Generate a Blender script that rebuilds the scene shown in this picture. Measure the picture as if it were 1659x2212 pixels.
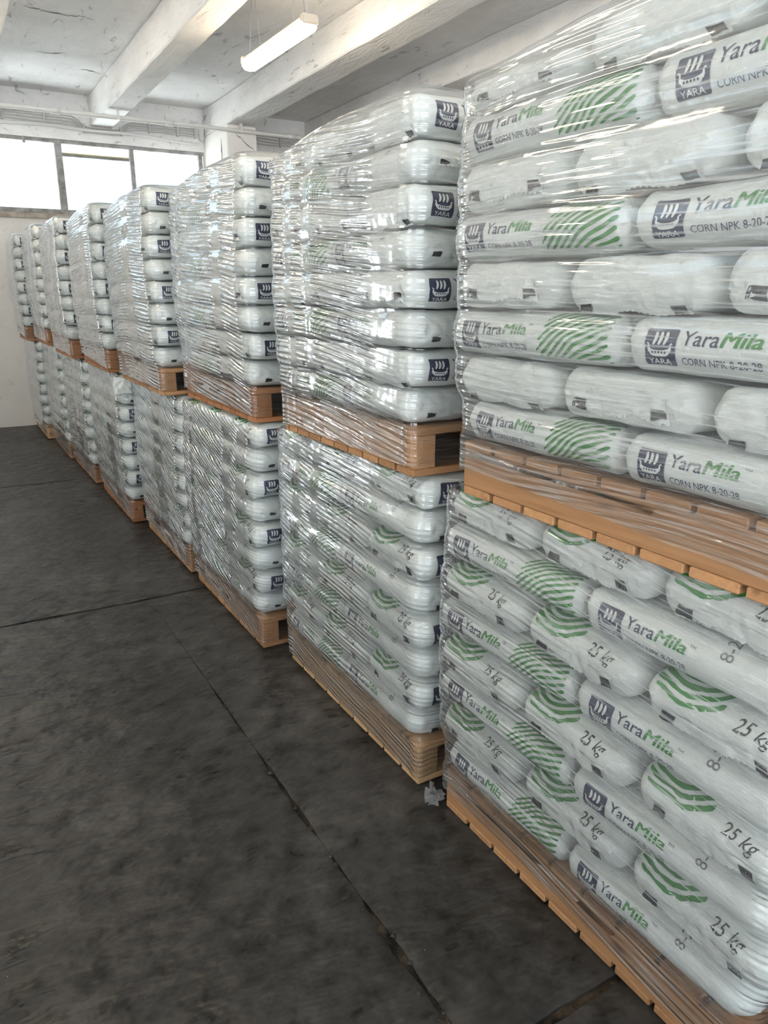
import bpy, bmesh, math, random
from mathutils import Vector, Matrix, noise
import numpy as np

S = bpy.context.scene
C = S.collection
for o in list(bpy.data.objects):
    bpy.data.objects.remove(o)
R = random.Random(7)
PI = math.pi

# ------------------------------------------------------------------ camera
CAM_H = 1.60
right = Vector((0.8639142, -0.5036363, -0.0016311))
down = Vector((-0.1432743, -0.2426587, -0.9594734))
fwd = Vector((0.4828298, 0.8291364, -0.2817945))
cam_data = bpy.data.cameras.new('camera')
cam_data.sensor_fit = 'VERTICAL'
cam_data.sensor_height = 36.0
cam_data.lens = 36.0 * 1600.0 / 2212.0
cam_data.clip_start = 0.02
cam = bpy.data.objects.new('camera', cam_data)
rot = Matrix((right, -down, -fwd)).transposed()
cam.matrix_world = Matrix.Translation((0, 0, CAM_H)) @ rot.to_4x4()
C.objects.link(cam)
S.camera = cam

# ------------------------------------------------------------------ sky and exposure
W = bpy.data.worlds.new('overcast_sky')
S.world = W
W.use_nodes = True
wn, wl = W.node_tree.nodes, W.node_tree.links
wn.clear()
wo = wn.new('ShaderNodeOutputWorld')
wb = wn.new('ShaderNodeBackground')
wt = wn.new('ShaderNodeTexCoord')
wx = wn.new('ShaderNodeSeparateXYZ')
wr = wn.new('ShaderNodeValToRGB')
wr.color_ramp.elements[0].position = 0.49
wr.color_ramp.elements[0].color = (4.15, 4.4, 4.6, 1)       # unseen ground below the horizon, brightened to light the ceiling
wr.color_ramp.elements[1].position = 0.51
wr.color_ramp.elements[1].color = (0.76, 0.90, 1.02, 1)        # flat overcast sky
wm = wn.new('ShaderNodeMath'); wm.operation = 'MULTIPLY_ADD'
wm.inputs[1].default_value = 0.5; wm.inputs[2].default_value = 0.5
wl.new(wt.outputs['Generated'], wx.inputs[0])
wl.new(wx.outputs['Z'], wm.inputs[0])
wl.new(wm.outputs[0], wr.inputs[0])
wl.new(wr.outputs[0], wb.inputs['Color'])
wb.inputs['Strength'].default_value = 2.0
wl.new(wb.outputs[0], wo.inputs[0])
LAMP_STRENGTH = 40.0
sun_d = bpy.data.lights.new('sun', 'SUN'); sun_d.energy = 125.0; sun_d.angle = 0.02; sun_d.color = (1.0, 0.98, 0.96)
sun = bpy.data.objects.new('sun', sun_d); C.objects.link(sun)      # added to light the unseen yard, which bounces onto the ceiling
sun.rotation_euler = Vector((0.62, 0.32, -0.72)).to_track_quat('-Z', 'Y').to_euler()

S.view_settings.view_transform = 'Standard'
S.view_settings.look = 'None'
S.view_settings.gamma = 1.0
S.view_settings.use_curve_mapping = False
S.view_settings.exposure = 0.22
cy = S.cycles
cy.max_bounces = 8; cy.diffuse_bounces = 4; cy.glossy_bounces = 3
cy.transparent_max_bounces = 16; cy.transmission_bounces = 4
cy.caustics_reflective = False; cy.caustics_refractive = False
cy.sample_clamp_indirect = 6.0
cy.use_denoising = True
cy.use_adaptive_sampling = True; cy.adaptive_threshold = 0.02

# ------------------------------------------------------------------ materials
def mat(name, rough=0.6, color=(0.8, 0.8, 0.8), spec=0.5):
    m = bpy.data.materials.new(name)
    m.use_nodes = True
    b = m.node_tree.nodes['Principled BSDF']
    b.inputs['Base Color'].default_value = (*color, 1)
    b.inputs['Roughness'].default_value = rough
    b.inputs['Specular IOR Level'].default_value = spec
    return m, m.node_tree.nodes, m.node_tree.links, b

def nd(n, kind, **kw):
    x = n.new('ShaderNode' + kind)
    for k, v in kw.items():
        if k.startswith('i_'):
            x.inputs[k[2:].replace('_', ' ')].default_value = v
        elif k[0] == 'n' and k[1:].isdigit():
            x.inputs[int(k[1:])].default_value = v
        else:
            setattr(x, k, v)
    return x

def ramp(n, stops, interp='LINEAR'):
    r = n.new('ShaderNodeValToRGB')
    r.color_ramp.interpolation = interp
    e = r.color_ramp.elements
    while len(e) < len(stops):
        e.new(0.5)
    for q, (p, c) in zip(e, stops):
        q.position = p
        q.color = (*c, 1) if len(c) == 3 else c
    return r

def g3(v):
    return (v, v, v)

def coords(n, l, kind='Object', scale=(1, 1, 1), rnd=False):
    tc = n.new('ShaderNodeTexCoord')
    mp = nd(n, 'Mapping')
    mp.inputs['Scale'].default_value = scale
    l.new(tc.outputs[kind], mp.inputs['Vector'])
    if rnd:
        oi = n.new('ShaderNodeObjectInfo')
        mu = nd(n, 'Math', operation='MULTIPLY', n1=37.0)
        l.new(oi.outputs['Random'], mu.inputs[0])
        l.new(mu.outputs[0], mp.inputs['Location'])
    return mp.outputs['Vector']

def noise_n(n, l, vec, scale, detail=4, rough=0.55, dist=0.0):
    t = nd(n, 'TexNoise', i_Scale=scale, i_Detail=detail, i_Roughness=rough, i_Distortion=dist)
    if vec is not None:
        l.new(vec, t.inputs['Vector'])
    return t.outputs['Fac']

def bump(n, l, h, b, strength, distance, prev=None):
    x = nd(n, 'Bump', i_Strength=strength, i_Distance=distance)
    l.new(h, x.inputs['Height'])
    if prev is not None:
        l.new(prev, x.inputs['Normal'])
    if b is not None:
        l.new(x.outputs[0], b.inputs['Normal'])
    return x.outputs[0]

def mixc(n, l, fac, a, b, blend='MIX'):
    x = nd(n, 'Mix', data_type='RGBA', blend_type=blend)
    for sock, v in ((x.inputs[0], fac), (x.inputs[6], a), (x.inputs[7], b)):
        if isinstance(v, (int, float)):
            sock.default_value = v
        elif isinstance(v, tuple):
            sock.default_value = (*v, 1)
        else:
            l.new(v, sock)
    return x.outputs[2]

# white woven-film bag plastic
M_BAG, n, l, b = mat('white_bag_plastic', 0.36, (0.70, 0.735, 0.715), 0.5)
v = coords(n, l, 'Object', rnd=True)
l.new(mixc(n, l, noise_n(n, l, v, 7, 3), (0.615, 0.655, 0.635), (0.69, 0.72, 0.70)), b.inputs['Base Color'])
b1 = bump(n, l, noise_n(n, l, v, 26, 3, 0.5, 0.6), None, 0.36, 0.012)
bump(n, l, noise_n(n, l, v, 90, 2, 0.5, 0.8), b, 0.18, 0.003, b1)

def plain(name, c, r=0.5):
    return mat(name, r, c)[0]
M_NAVY = plain('navy_ink', (0.016, 0.021, 0.060), 0.4)
M_BLACK = plain('black_ink', (0.012, 0.013, 0.018), 0.4)
M_GREY = plain('grey_ink', (0.10, 0.105, 0.12), 0.45)
M_GREEN = plain('green_ink', (0.035, 0.185, 0.040), 0.4)
M_WHITE = plain('white_ink', (0.70, 0.735, 0.715), 0.4)

# wood
def wood(name, c1, c2, c3):
    m, n, l, b = mat(name, 0.62, c1, 0.3)
    v = coords(n, l, 'Object', (2.2, 26, 26), True)
    f = noise_n(n, l, v, 1.0, 5, 0.6, 1.4)
    r = ramp(n, [(0.30, c1), (0.50, c2), (0.68, c3)])
    l.new(f, r.inputs[0])
    v2 = coords(n, l, 'Object', (9, 130, 130), True)
    f2 = noise_n(n, l, v2, 1.0, 2)
    kn = nd(n, 'TexVoronoi', i_Scale=1.0)
    l.new(coords(n, l, 'Object', (4.0, 11, 11), True), kn.inputs['Vector'])
    kr = ramp(n, [(0.05, (0.32, 0.24, 0.2)), (0.16, (1, 1, 1))])
    l.new(kn.outputs['Distance'], kr.inputs[0])
    c = mixc(n, l, 0.9, mixc(n, l, f2, r.outputs[0], c3), kr.outputs[0], 'MULTIPLY')
    oi = n.new('ShaderNodeObjectInfo')
    hr = ramp(n, [(0.0, (0.72, 0.68, 0.64)), (1.0, (1.12, 1.08, 1.05))])
    l.new(oi.outputs['Random'], hr.inputs[0])
    l.new(mixc(n, l, 1.0, c, hr.outputs[0], 'MULTIPLY'), b.inputs['Base Color'])
    bump(n, l, f2, b, 0.25, 0.002)
    return m
M_WOOD_O = wood('orange_brown_pine', (0.235, 0.118, 0.052), (0.33, 0.175, 0.080), (0.41, 0.235, 0.12))
M_WOOD_R = wood('reddish_pine', (0.215, 0.088, 0.036), (0.30, 0.13, 0.052), (0.37, 0.175, 0.078))
M_WOOD_T = wood('pale_tan_pine', (0.40, 0.235, 0.11), (0.50, 0.31, 0.16), (0.57, 0.38, 0.21))

# stretch film: clear sheet, a little milky, mirror-like where it faces away, wrinkled
M_FILM = bpy.data.materials.new('stretch_film')
M_FILM.use_nodes = True
n, l = M_FILM.node_tree.nodes, M_FILM.node_tree.links
n.clear()
out = n.new('ShaderNodeOutputMaterial')
uv = n.new('ShaderNodeUVMap'); uv.uv_map = 'UVMap'
aw = n.new('ShaderNodeAttribute'); aw.attribute_name = 'wrinkle'
ah = n.new('ShaderNodeAttribute'); ah.attribute_name = 'haze'
mp = nd(n, 'Mapping'); mp.inputs['Scale'].default_value = (1.7, 16, 1)
l.new(uv.outputs[0], mp.inputs[0])
t1 = noise_n(n, l, mp.outputs[0], 1.0, 2.0, 0.5)                       # patches that pull the ridges about
mp2 = nd(n, 'Mapping'); mp2.inputs['Scale'].default_value = (5.0, 150, 1)
l.new(uv.outputs[0], mp2.inputs[0])
t2 = noise_n(n, l, mp2.outputs[0], 1.0, 1.0, 0.5)
sx = n.new('ShaderNodeSeparateXYZ'); l.new(uv.outputs[0], sx.inputs[0])
ph1 = nd(n, 'Math', operation='MULTIPLY', n1=330.0); l.new(sx.outputs['Y'], ph1.inputs[0])
ph2 = nd(n, 'Math', operation='MULTIPLY_ADD', n1=12.0); l.new(t1, ph2.inputs[0]); l.new(ph1.outputs[0], ph2.inputs[2])
sn = nd(n, 'Math', operation='SINE'); l.new(ph2.outputs[0], sn.inputs[0])
mpa = nd(n, 'Mapping'); mpa.inputs['Scale'].default_value = (3.2, 34, 1); mpa.inputs['Location'].default_value = (7, 3, 1)
l.new(uv.outputs[0], mpa.inputs[0])
am_ = nd(n, 'MapRange', n1=0.36, n2=0.62, n3=0.10, n4=1.15); l.new(noise_n(n, l, mpa.outputs[0], 1.0, 1.0), am_.inputs[0])
sa = nd(n, 'Math', operation='MULTIPLY'); l.new(sn.outputs[0], sa.inputs[0]); l.new(am_.outputs[0], sa.inputs[1])
mp3 = nd(n, 'Mapping'); mp3.inputs['Scale'].default_value = (9, 9, 1)
l.new(uv.outputs[0], mp3.inputs[0])
t3 = noise_n(n, l, mp3.outputs[0], 1.0, 2.0)
sm = nd(n, 'Math', operation='MULTIPLY_ADD', n1=1.3); l.new(t2, sm.inputs[0]); l.new(sa.outputs[0], sm.inputs[2])
am = nd(n, 'Math', operation='MULTIPLY'); l.new(sm.outputs[0], am.inputs[0]); l.new(aw.outputs['Fac'], am.inputs[1])
s3 = nd(n, 'Math', operation='MULTIPLY_ADD', n1=1.6); l.new(t3, s3.inputs[0]); l.new(am.outputs[0], s3.inputs[2])
bp = nd(n, 'Bump', i_Strength=1.0, i_Distance=0.0026); l.new(s3.outputs[0], bp.inputs['Height'])
lw = nd(n, 'LayerWeight', i_Blend=0.5); l.new(bp.outputs[0], lw.inputs['Normal'])
p5 = nd(n, 'Math', operation='POWER', n1=2.0); l.new(lw.outputs['Facing'], p5.inputs[0])
fr = nd(n, 'Math', operation='MULTIPLY_ADD', n1=0.95, n2=0.055); l.new(p5.outputs[0], fr.inputs[0])
gl = nd(n, 'BsdfGlossy', i_Roughness=0.10); l.new(bp.outputs[0], gl.inputs['Normal'])
gl.inputs['Color'].default_value = (0.95, 0.97, 1, 1)
tr = nd(n, 'BsdfTransparent'); tr.inputs['Color'].default_value = (0.97, 0.975, 0.975, 1)
df = nd(n, 'BsdfDiffuse'); df.inputs['Color'].default_value = (0.80, 0.82, 0.83, 1)
tl = nd(n, 'BsdfTranslucent'); tl.inputs['Color'].default_value = (0.80, 0.82, 0.83, 1)
md = n.new('ShaderNodeMixShader'); md.inputs[0].default_value = 0.45
l.new(df.outputs[0], md.inputs[1]); l.new(tl.outputs[0], md.inputs[2])
st = nd(n, 'MapRange', n1=0.50, n2=0.72, n3=0.35, n4=2.1); l.new(t2, st.inputs[0])
hz = nd(n, 'Math', operation='MULTIPLY'); l.new(st.outputs[0], hz.inputs[0]); l.new(ah.outputs['Fac'], hz.inputs[1])
m1 = n.new('ShaderNodeMixShader'); l.new(hz.outputs[0], m1.inputs[0]); l.new(tr.outputs[0], m1.inputs[1]); l.new(md.outputs[0], m1.inputs[2])
m2 = n.new('ShaderNodeMixShader'); l.new(fr.outputs[0], m2.inputs[0]); l.new(m1.outputs[0], m2.inputs[1]); l.new(gl.outputs[0], m2.inputs[2])
l.new(m2.outputs[0], out.inputs[0])

# old whitewashed concrete
def plaster(name, base, dark, crack=0.5, sc=1.0, bs=0.5):
    m, n, l, b = mat(name, 0.85, base, 0.25)
    v = coords(n, l, 'Object', (sc, sc, sc))
    f = noise_n(n, l, v, 1.6, 6, 0.62)
    r = ramp(n, [(0.35, dark), (0.62, base)])
    l.new(f, r.inputs[0])
    c = r.outputs[0]
    # shuttering marks and flaked paint, long in the room's depth
    v2 = coords(n, l, 'Object', (7 * sc, 1.6 * sc, 7 * sc))
    f2 = noise_n(n, l, v2, 1.0, 7, 0.68, 1.5)
    r2 = ramp(n, [(0.355, g3(0.25)), (0.378, g3(0.92)), (0.5, g3(1.0))])
    l.new(f2, r2.inputs[0])
    c = mixc(n, l, crack, c, r2.outputs[0], 'MULTIPLY')
    l.new(c, b.inputs['Base Color'])
    b1 = bump(n, l, f2, None, bs, 0.03)
    bump(n, l, noise_n(n, l, v, 24, 5, 0.6), b, bs * 0.7, 0.006, b1)
    return m
M_CEIL = plaster('whitewashed_concrete', (0.90, 0.885, 0.87), (0.80, 0.785, 0.77), 0.55, 1.0, 0.6)
M_WALL = plaster('cream_wall_paint', (0.84, 0.81, 0.77), (0.77, 0.74, 0.70), 0.18, 0.8, 0.25)
M_FRAME = plaster('grey_painted_steel', (0.42, 0.42, 0.42), (0.22, 0.205, 0.19), 0.8, 5.0, 0.3)
M_SILL = plaster('weathered_sill', (0.50, 0.45, 0.40), (0.30, 0.25, 0.20), 0.6, 4.0, 0.4)
M_PIPE = plain('painted_pipe', (0.66, 0.645, 0.625), 0.5)
M_CABLE = plain('grey_cable', (0.50, 0.49, 0.475), 0.55)
M_STEEL = plain('thin_steel', (0.35, 0.34, 0.33), 0.4)
M_LAMPB = plain('lamp_body_plastic', (0.62, 0.55, 0.45), 0.5)
M_YEL = plain('yellowed_wood', (0.62, 0.48, 0.22), 0.6)

M_GLASS = bpy.data.materials.new('window_glass'); M_GLASS.use_nodes = True
n, l = M_GLASS.node_tree.nodes, M_GLASS.node_tree.links; n.clear()
out = n.new('ShaderNodeOutputMaterial')
lw = nd(n, 'LayerWeight', i_Blend=0.5)
p5 = nd(n, 'Math', operation='POWER', n1=5.0); l.new(lw.outputs['Facing'], p5.inputs[0])
fr = nd(n, 'Math', operation='MULTIPLY_ADD', n1=0.9, n2=0.06); l.new(p5.outputs[0], fr.inputs[0])
tr = nd(n, 'BsdfTransparent'); tr.inputs['Color'].default_value = (0.92, 0.94, 0.93, 1)
gl = nd(n, 'BsdfGlossy', i_Roughness=0.03)
mx = n.new('ShaderNodeMixShader'); l.new(fr.outputs[0], mx.inputs[0]); l.new(tr.outputs[0], mx.inputs[1]); l.new(gl.outputs[0], mx.inputs[2])
l.new(mx.outputs[0], out.inputs[0])

M_LAMP = bpy.data.materials.new('lit_diffuser'); M_LAMP.use_nodes = True
b = M_LAMP.node_tree.nodes['Principled BSDF']
b.inputs['Base Color'].default_value = (0.9, 0.88, 0.82, 1)
b.inputs['Emission Color'].default_value = (1.0, 0.83, 0.60, 1)
b.inputs['Emission Strength'].default_value = LAMP_STRENGTH

# worn dark concrete floor
M_FLOOR, n, l, b = mat('worn_dark_concrete', 0.55, (0.05, 0.047, 0.042), 0.22)
v = coords(n, l, 'Object')
f = noise_n(n, l, v, 1.3, 7, 0.62)
r = ramp(n, [(0.30, (0.020, 0.0188, 0.0172)), (0.52, (0.034, 0.0322, 0.0298)), (0.70, (0.066, 0.0622, 0.058))])
l.new(f, r.inputs[0])
f2 = noise_n(n, l, v, 11, 5, 0.62, 0.0)
r2 = ramp(n, [(0.32, g3(0.42)), (0.5, g3(1.0)), (0.70, g3(1.6))])
l.new(f2, r2.inputs[0])
c = mixc(n, l, 1.0, r.outputs[0], r2.outputs[0], 'MULTIPLY')
vp = coords(n, l, 'Object', (1.0, 1.9, 1))
vo = nd(n, 'TexVoronoi', i_Scale=5.5, i_Randomness=1.0); l.new(vp, vo.inputs['Vector'])
pr = ramp(n, [(0.06, g3(0.30)), (0.15, g3(1.0))]); l.new(vo.outputs['Distance'], pr.inputs[0])
pk = noise_n(n, l, v, 2.2, 2)
pkr = ramp(n, [(0.44, g3(0)), (0.54, g3(1))]); l.new(pk, pkr.inputs[0])
pits = mixc(n, l, pkr.outputs[0], g3(1.0), pr.outputs[0])
c = mixc(n, l, 1.0, c, pits, 'MULTIPLY')
vs = nd(n, 'TexVoronoi', i_Scale=14.0); l.new(v, vs.inputs['Vector'])
sr = ramp(n, [(0.016, g3(1.0)), (0.022, g3(0.0))]); l.new(vs.outputs['Distance'], sr.inputs[0])
c = mixc(n, l, sr.outputs[0], c, (0.36, 0.35, 0.33))
l.new(c, b.inputs['Base Color'])
rr = ramp(n, [(0.3, g3(0.26)), (0.7, g3(0.50))]); l.new(f2, rr.inputs[0]); l.new(rr.outputs[0], b.inputs['Roughness'])
b1 = bump(n, l, pits, None, 0.5, 0.012)
vt = coords(n, l, 'Object', (6, 11, 5))
b2 = bump(n, l, noise_n(n, l, vt, 1.0, 3, 0.5, 0.0), None, 0.6, 0.05, b1)
bump(n, l, f2, b, 0.55, 0.006, b2)
M_DIRT, n, l, b = mat('joint_dirt', 0.95, (0.014, 0.012, 0.010), 0.1)
v = coords(n, l, 'Object')
r = ramp(n, [(0.45, (0.012, 0.011, 0.010)), (0.7, (0.085, 0.062, 0.04))]); l.new(noise_n(n, l, v, 9, 6, 0.7), r.inputs[0])
l.new(r.outputs[0], b.inputs['Base Color'])
bump(n, l, noise_n(n, l, v, 60, 4), b, 0.8, 0.01)

# ------------------------------------------------------------------ helpers
def link(name, me, m=None, parent=None, loc=(0, 0, 0), rotz=0.0):
    o = bpy.data.objects.new(name, me)
    C.objects.link(o)
    if m is not None and me is not None and not me.materials:
        for q in (m if isinstance(m, (list, tuple)) else [m]):
            me.materials.append(q)
    o.location = loc
    o.rotation_euler = (0, 0, rotz)
    if parent is not None:
        o.parent = parent
    return o

def mesh(name, verts, faces, smooth=False, mi=None):
    me = bpy.data.meshes.new(name)
    me.from_pydata([tuple(q) for q in verts], [], faces)
    if smooth:
        me.polygons.foreach_set('use_smooth', [True] * len(me.polygons))
    if mi is not None:
        me.polygons.foreach_set('material_index', mi)
    me.update()
    return me

def tag(o, label=None, cat=None, group=None, kind=None):
    if label: o['label'] = label
    if cat: o['category'] = cat
    if group: o['group'] = group
    if kind: o['kind'] = kind
    return o

def box_mesh(name, x0, x1, y0, y1, z0, z1, bev=0.0, seg=2):
    bm = bmesh.new()
    bmesh.ops.create_cube(bm, size=1.0)
    for q in bm.verts:
        q.co = Vector(((x0 + x1) / 2 + q.co.x * (x1 - x0), (y0 + y1) / 2 + q.co.y * (y1 - y0), (z0 + z1) / 2 + q.co.z * (z1 - z0)))
    if bev:
        bmesh.ops.bevel(bm, geom=list(bm.edges), offset=bev, segments=seg, affect='EDGES')
    me = bpy.data.meshes.new(name)
    bm.to_mesh(me); bm.free()
    return me

def tube_mesh(name, pts, r, sides=8):
    vs, fs = [], []
    pts = [Vector(p) for p in pts]
    for i, p in enumerate(pts):
        t = (pts[min(i + 1, len(pts) - 1)] - pts[max(i - 1, 0)]).normalized()
        u = t.cross(Vector((0, 0, 1)))
        if u.length < 1e-3: u = Vector((1, 0, 0))
        u.normalize(); w = t.cross(u)
        for k in range(sides):
            a = 2 * PI * k / sides
            vs.append(p + (u * math.cos(a) + w * math.sin(a)) * r)
    for i in range(len(pts) - 1):
        for k in range(sides):
            fs.append((i * sides + k, i * sides + (k + 1) % sides, (i + 1) * sides + (k + 1) % sides, (i + 1) * sides + k))
    fs.append(tuple(range(sides))[::-1])
    fs.append(tuple((len(pts) - 1) * sides + k for k in range(sides)))
    return mesh(name, vs, fs, True)

def empty(name, loc=(0, 0, 0), parent=None):
    o = bpy.data.objects.new(name, None)
    o.empty_display_size = 0.1
    C.objects.link(o); o.location = loc
    if parent is not None: o.parent = parent
    return o

# ------------------------------------------------------------------ the room
X_LEFT, X_RIGHT, Y_BACK, Y_FAR, Z_SLAB = -4.2, 6.6, -4.2, 10.5, 3.92

def grid_slab(name, x0, x1, y0, y1, step, edge_fn, dz):
    nx = max(2, int((x1 - x0) / step)); ny = max(2, int((y1 - y0) / step))
    vs, fs = [], []
    for j in range(ny + 1):
        for i in range(nx + 1):
            x = x0 + (x1 - x0) * i / nx; y = y0 + (y1 - y0) * j / ny
            ex, ey, drop = edge_fn(x, y, i == 0, i == nx, j == 0, j == ny)
            vs.append((x + ex, y + ey, dz(x, y) - drop))
    w = nx + 1
    for j in range(ny):
        for i in range(nx):
            a = j * w + i
            fs.append((a, a + 1, a + 1 + w, a + w))
    ring = [i for i in range(nx + 1)] + [j * w + nx for j in range(1, ny + 1)] + [ny * w + i for i in range(nx - 1, -1, -1)] + [j * w for j in range(ny - 1, 0, -1)]
    base = len(vs)
    m_ = len(ring)
    vs += [vs[k] for k in ring] + [(vs[k][0], vs[k][1], -0.06) for k in ring]
    for k in range(m_):
        k2 = (k + 1) % m_
        fs.append((base + k, base + m_ + k, base + m_ + k2, base + k2))
    return mesh(name, vs, fs, True)

def fl_dz(x, y):
    v = Vector((x, y, 0))
    z = -0.004 + 0.003 * noise.noise(v * 1.7)
    # worn tyre track with ripples beside the long crack
    tr = math.exp(-((x - 0.62 + 0.05 * math.sin(y)) / 0.26) ** 2)
    z -= tr * (0.004 + 0.0032 * (0.5 + 0.5 * math.sin(y * 62 + 5 * noise.noise(v * 3))) * max(0, 0.4 + noise.noise(v * 2.3)))
    q = noise.noise(Vector((x * 7.5, y * 7.5, 3.1)))
    if q > 0.42: z -= (q - 0.42) * 0.035
    return max(-0.012, min(z, -0.0005))

def fl_edge(x, y, l_, r_, b_, t_):
    ex = ey = drop = 0.0
    nz = noise.noise(Vector((x * 5, y * 5, 8))) + 0.5 * noise.noise(Vector((x * 17, y * 17, 2)))
    if l_ or r_:
        near = max(0.0, min(1.0, (3.3 - y) / 1.5)) if 0.5 < y < 3.3 else 0.0
        amt = 0.0008 + 0.015 * near * max(0, 0.30 + nz)
        ex = amt if l_ else -amt
        drop = 0.0005 + 0.007 * near * max(0, .6 + nz)
    if b_ or t_:
        amt = 0.009 + 0.012 * max(0, nz + 0.2)
        ey = amt if b_ else -amt
        drop = 0.003
    return ex, ey, drop

floor = tag(empty('floor'), kind='structure')
link('joint_bed', box_mesh('joint_bed', X_LEFT, X_RIGHT, Y_BACK, Y_FAR, -0.09, -0.017), M_DIRT, floor)
XJ = [X_LEFT, -2.2, 0.785, 3.8, X_RIGHT]
YJ = [Y_BACK, -2.05, 0.94, 3.93, 7.07, Y_FAR]
for i in range(4):
    for j in range(5):
        near = (i in (1, 2)) and j >= 1
        st_ = 0.028 if (near and j <= 2) else (0.05 if near else 0.25)
        link('slab', grid_slab('slab', XJ[i], XJ[i + 1], YJ[j], YJ[j + 1], st_, fl_edge, fl_dz), M_FLOOR, floor)

ceiling = tag(link('ceiling', box_mesh('ceiling', X_LEFT - .2, X_RIGHT + .2, Y_BACK - .2, Y_FAR + .2, Z_SLAB, Z_SLAB + 0.2), M_CEIL), kind='structure')

def rough_box(name, x0, x1, y0, y1, z0, z1, m, step=0.09, amp=0.006, parent=None, seed=0.0):
    """a cast-concrete member with slightly uneven faces and chipped arrises"""
    bm = bmesh.new()
    bmesh.ops.create_cube(bm, size=1.0)
    for q in bm.verts:
        q.co = Vector(((x0 + x1) / 2 + q.co.x * (x1 - x0), (y0 + y1) / 2 + q.co.y * (y1 - y0), (z0 + z1) / 2 + q.co.z * (z1 - z0)))
    bmesh.ops.bevel(bm, geom=list(bm.edges), offset=0.012, segments=1, affect='EDGES')
    for it in range(7):
        es = [e for e in bm.edges if e.calc_length() > step * 1.6]
        if not es: break
        bmesh.ops.subdivide_edges(bm, edges=es, cuts=1, use_grid_fill=True)
    for q in bm.verts:
        v = q.co * 4 + Vector((seed, seed, 0))
        q.co += Vector((noise.noise(v), noise.noise(v + Vector((9, 0, 0))), noise.noise(v + Vector((0, 9, 0))))) * amp
    me = bpy.data.meshes.new(name)
    bm.to_mesh(me); bm.free()
    return link(name, me, m, parent)

for bx0, bx1, bz, sd in ((1.955, 2.215, 3.585, 1), (3.375, 3.70, 3.60, 2), (4.83, 5.15, 3.66, 3), (0.50, 0.76, 3.585, 4), (-0.95, -0.69, 3.585, 5), (-2.4, -2.14, 3.585, 6)):
    bmj = rough_box('ceiling_beam', bx0, bx1, Y_BACK, Y_FAR, bz, Z_SLAB, M_CEIL, 0.11, 0.007, ceiling, sd)

def struct(o):
    return tag(o, kind='structure')

# far wall with the ribbon window opening
WX0, WX1, WZ0, WZ1 = -2.9, 3.36, 2.56, 3.41
wall_far = struct(empty('wall_far'))
T = 0.26
F0, F1, FZ = -4.0, -3.15, 2.15                      # unseen doorway added to put bright streaks on the film
link('wall_panel', box_mesh('wall_panel', F1, X_RIGHT + .2, Y_FAR, Y_FAR + T, -0.1, WZ0), M_WALL, wall_far)
link('wall_panel', box_mesh('wall_panel', X_LEFT - .2, F0, Y_FAR, Y_FAR + T, -0.1, WZ0), M_WALL, wall_far)
link('wall_panel', box_mesh('wall_panel', F0, F1, Y_FAR, Y_FAR + T, FZ, WZ0), M_WALL, wall_far)
link('wall_panel', box_mesh('wall_panel', X_LEFT - .2, X_RIGHT + .2, Y_FAR, Y_FAR + T, WZ1, Z_SLAB + .1), M_CEIL, wall_far)
link('wall_panel', box_mesh('wall_panel', X_LEFT - .2, WX0, Y_FAR, Y_FAR + T, WZ0, WZ1), M_WALL, wall_far)
link('wall_panel', box_mesh('wall_panel', WX1, X_RIGHT + .2, Y_FAR, Y_FAR + T, WZ0, WZ1), M_WALL, wall_far)

def bar(x0, x1, y0, y1, z0, z1, m, parent, name):
    return link(name, box_mesh(name, x0, x1, y0, y1, z0, z1, 0.004, 1), m, parent)

win = struct(empty('window_1'))
yf0, yf1 = Y_FAR + 0.03, Y_FAR + 0.09
bar(WX0, WX1, yf0 - .02, yf1, WZ0, WZ0 + 0.055, M_FRAME, win, 'frame_rail')
bar(WX0, WX1, yf0, yf1, WZ1 - 0.04, WZ1, M_FRAME, win, 'frame_rail')
mull = [WX0 + .03, -2.3, -1.55, -0.75, 0.12, 1.555, 2.425, WX1 - .045]
for k, mx_ in enumerate(mull):
    w_ = 0.040 if k in (4, 5) else 0.026
    bar(mx_ - w_, mx_ + w_, yf0 - 0.01, yf1, WZ0 + 0.05, WZ1 - 0.035, M_FRAME, win, 'mullion')
for k in range(len(mull) - 1):
    bar(mull[k] + .03, mull[k + 1] - .03, yf0 + .02, yf0 + .026, WZ0 + .055, WZ1 - .04, M_GLASS, win, 'pane')
# the opening sash of the second light: its top rail hangs below the frame
sash = link('sash', box_mesh('sash', 1.60, 2.40, yf0 + .05, yf0 + .08, 3.235, 3.262, .003, 1), M_FRAME, win)
link('sash_lip', box_mesh('sash_lip', 1.60, 2.40, yf0 + .052, yf0 + .078, 3.262, 3.277, .002, 1), M_YEL, sash)
link('window_sill', box_mesh('window_sill', WX0 - .02, WX1 + .02, Y_FAR - 0.035, Y_FAR + 0.05, WZ0 - 0.065, WZ0 - 0.002, .006, 1), M_SILL, win)
link('latch', box_mesh('latch', 1.165, 1.195, yf0 - .05, yf0 - .01, WZ1 - .075, WZ1 - .01, .004, 1), M_FRAME, win)

wall_right = struct(link('wall_right', box_mesh('wall_right', X_RIGHT, X_RIGHT + .2, Y_BACK - .2, Y_FAR + .2, -0.1, Z_SLAB + .1), M_WALL))
wall_back = struct(empty('wall_back'))
B0, B1 = -3.9, 4.6                                  # unseen door opening behind the camera, widened to light bag ends and ceiling
for q in ((X_LEFT - .2, B0, -.1, 3.3), (B1, X_RIGHT + .2, -.1, 3.3), (X_LEFT - .2, X_RIGHT + .2, 3.3, Z_SLAB + .1)):
    link('wall_panel', box_mesh('wall_panel', q[0], q[1], Y_BACK - .2, Y_BACK, q[2], q[3]), M_WALL, wall_back)
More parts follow.
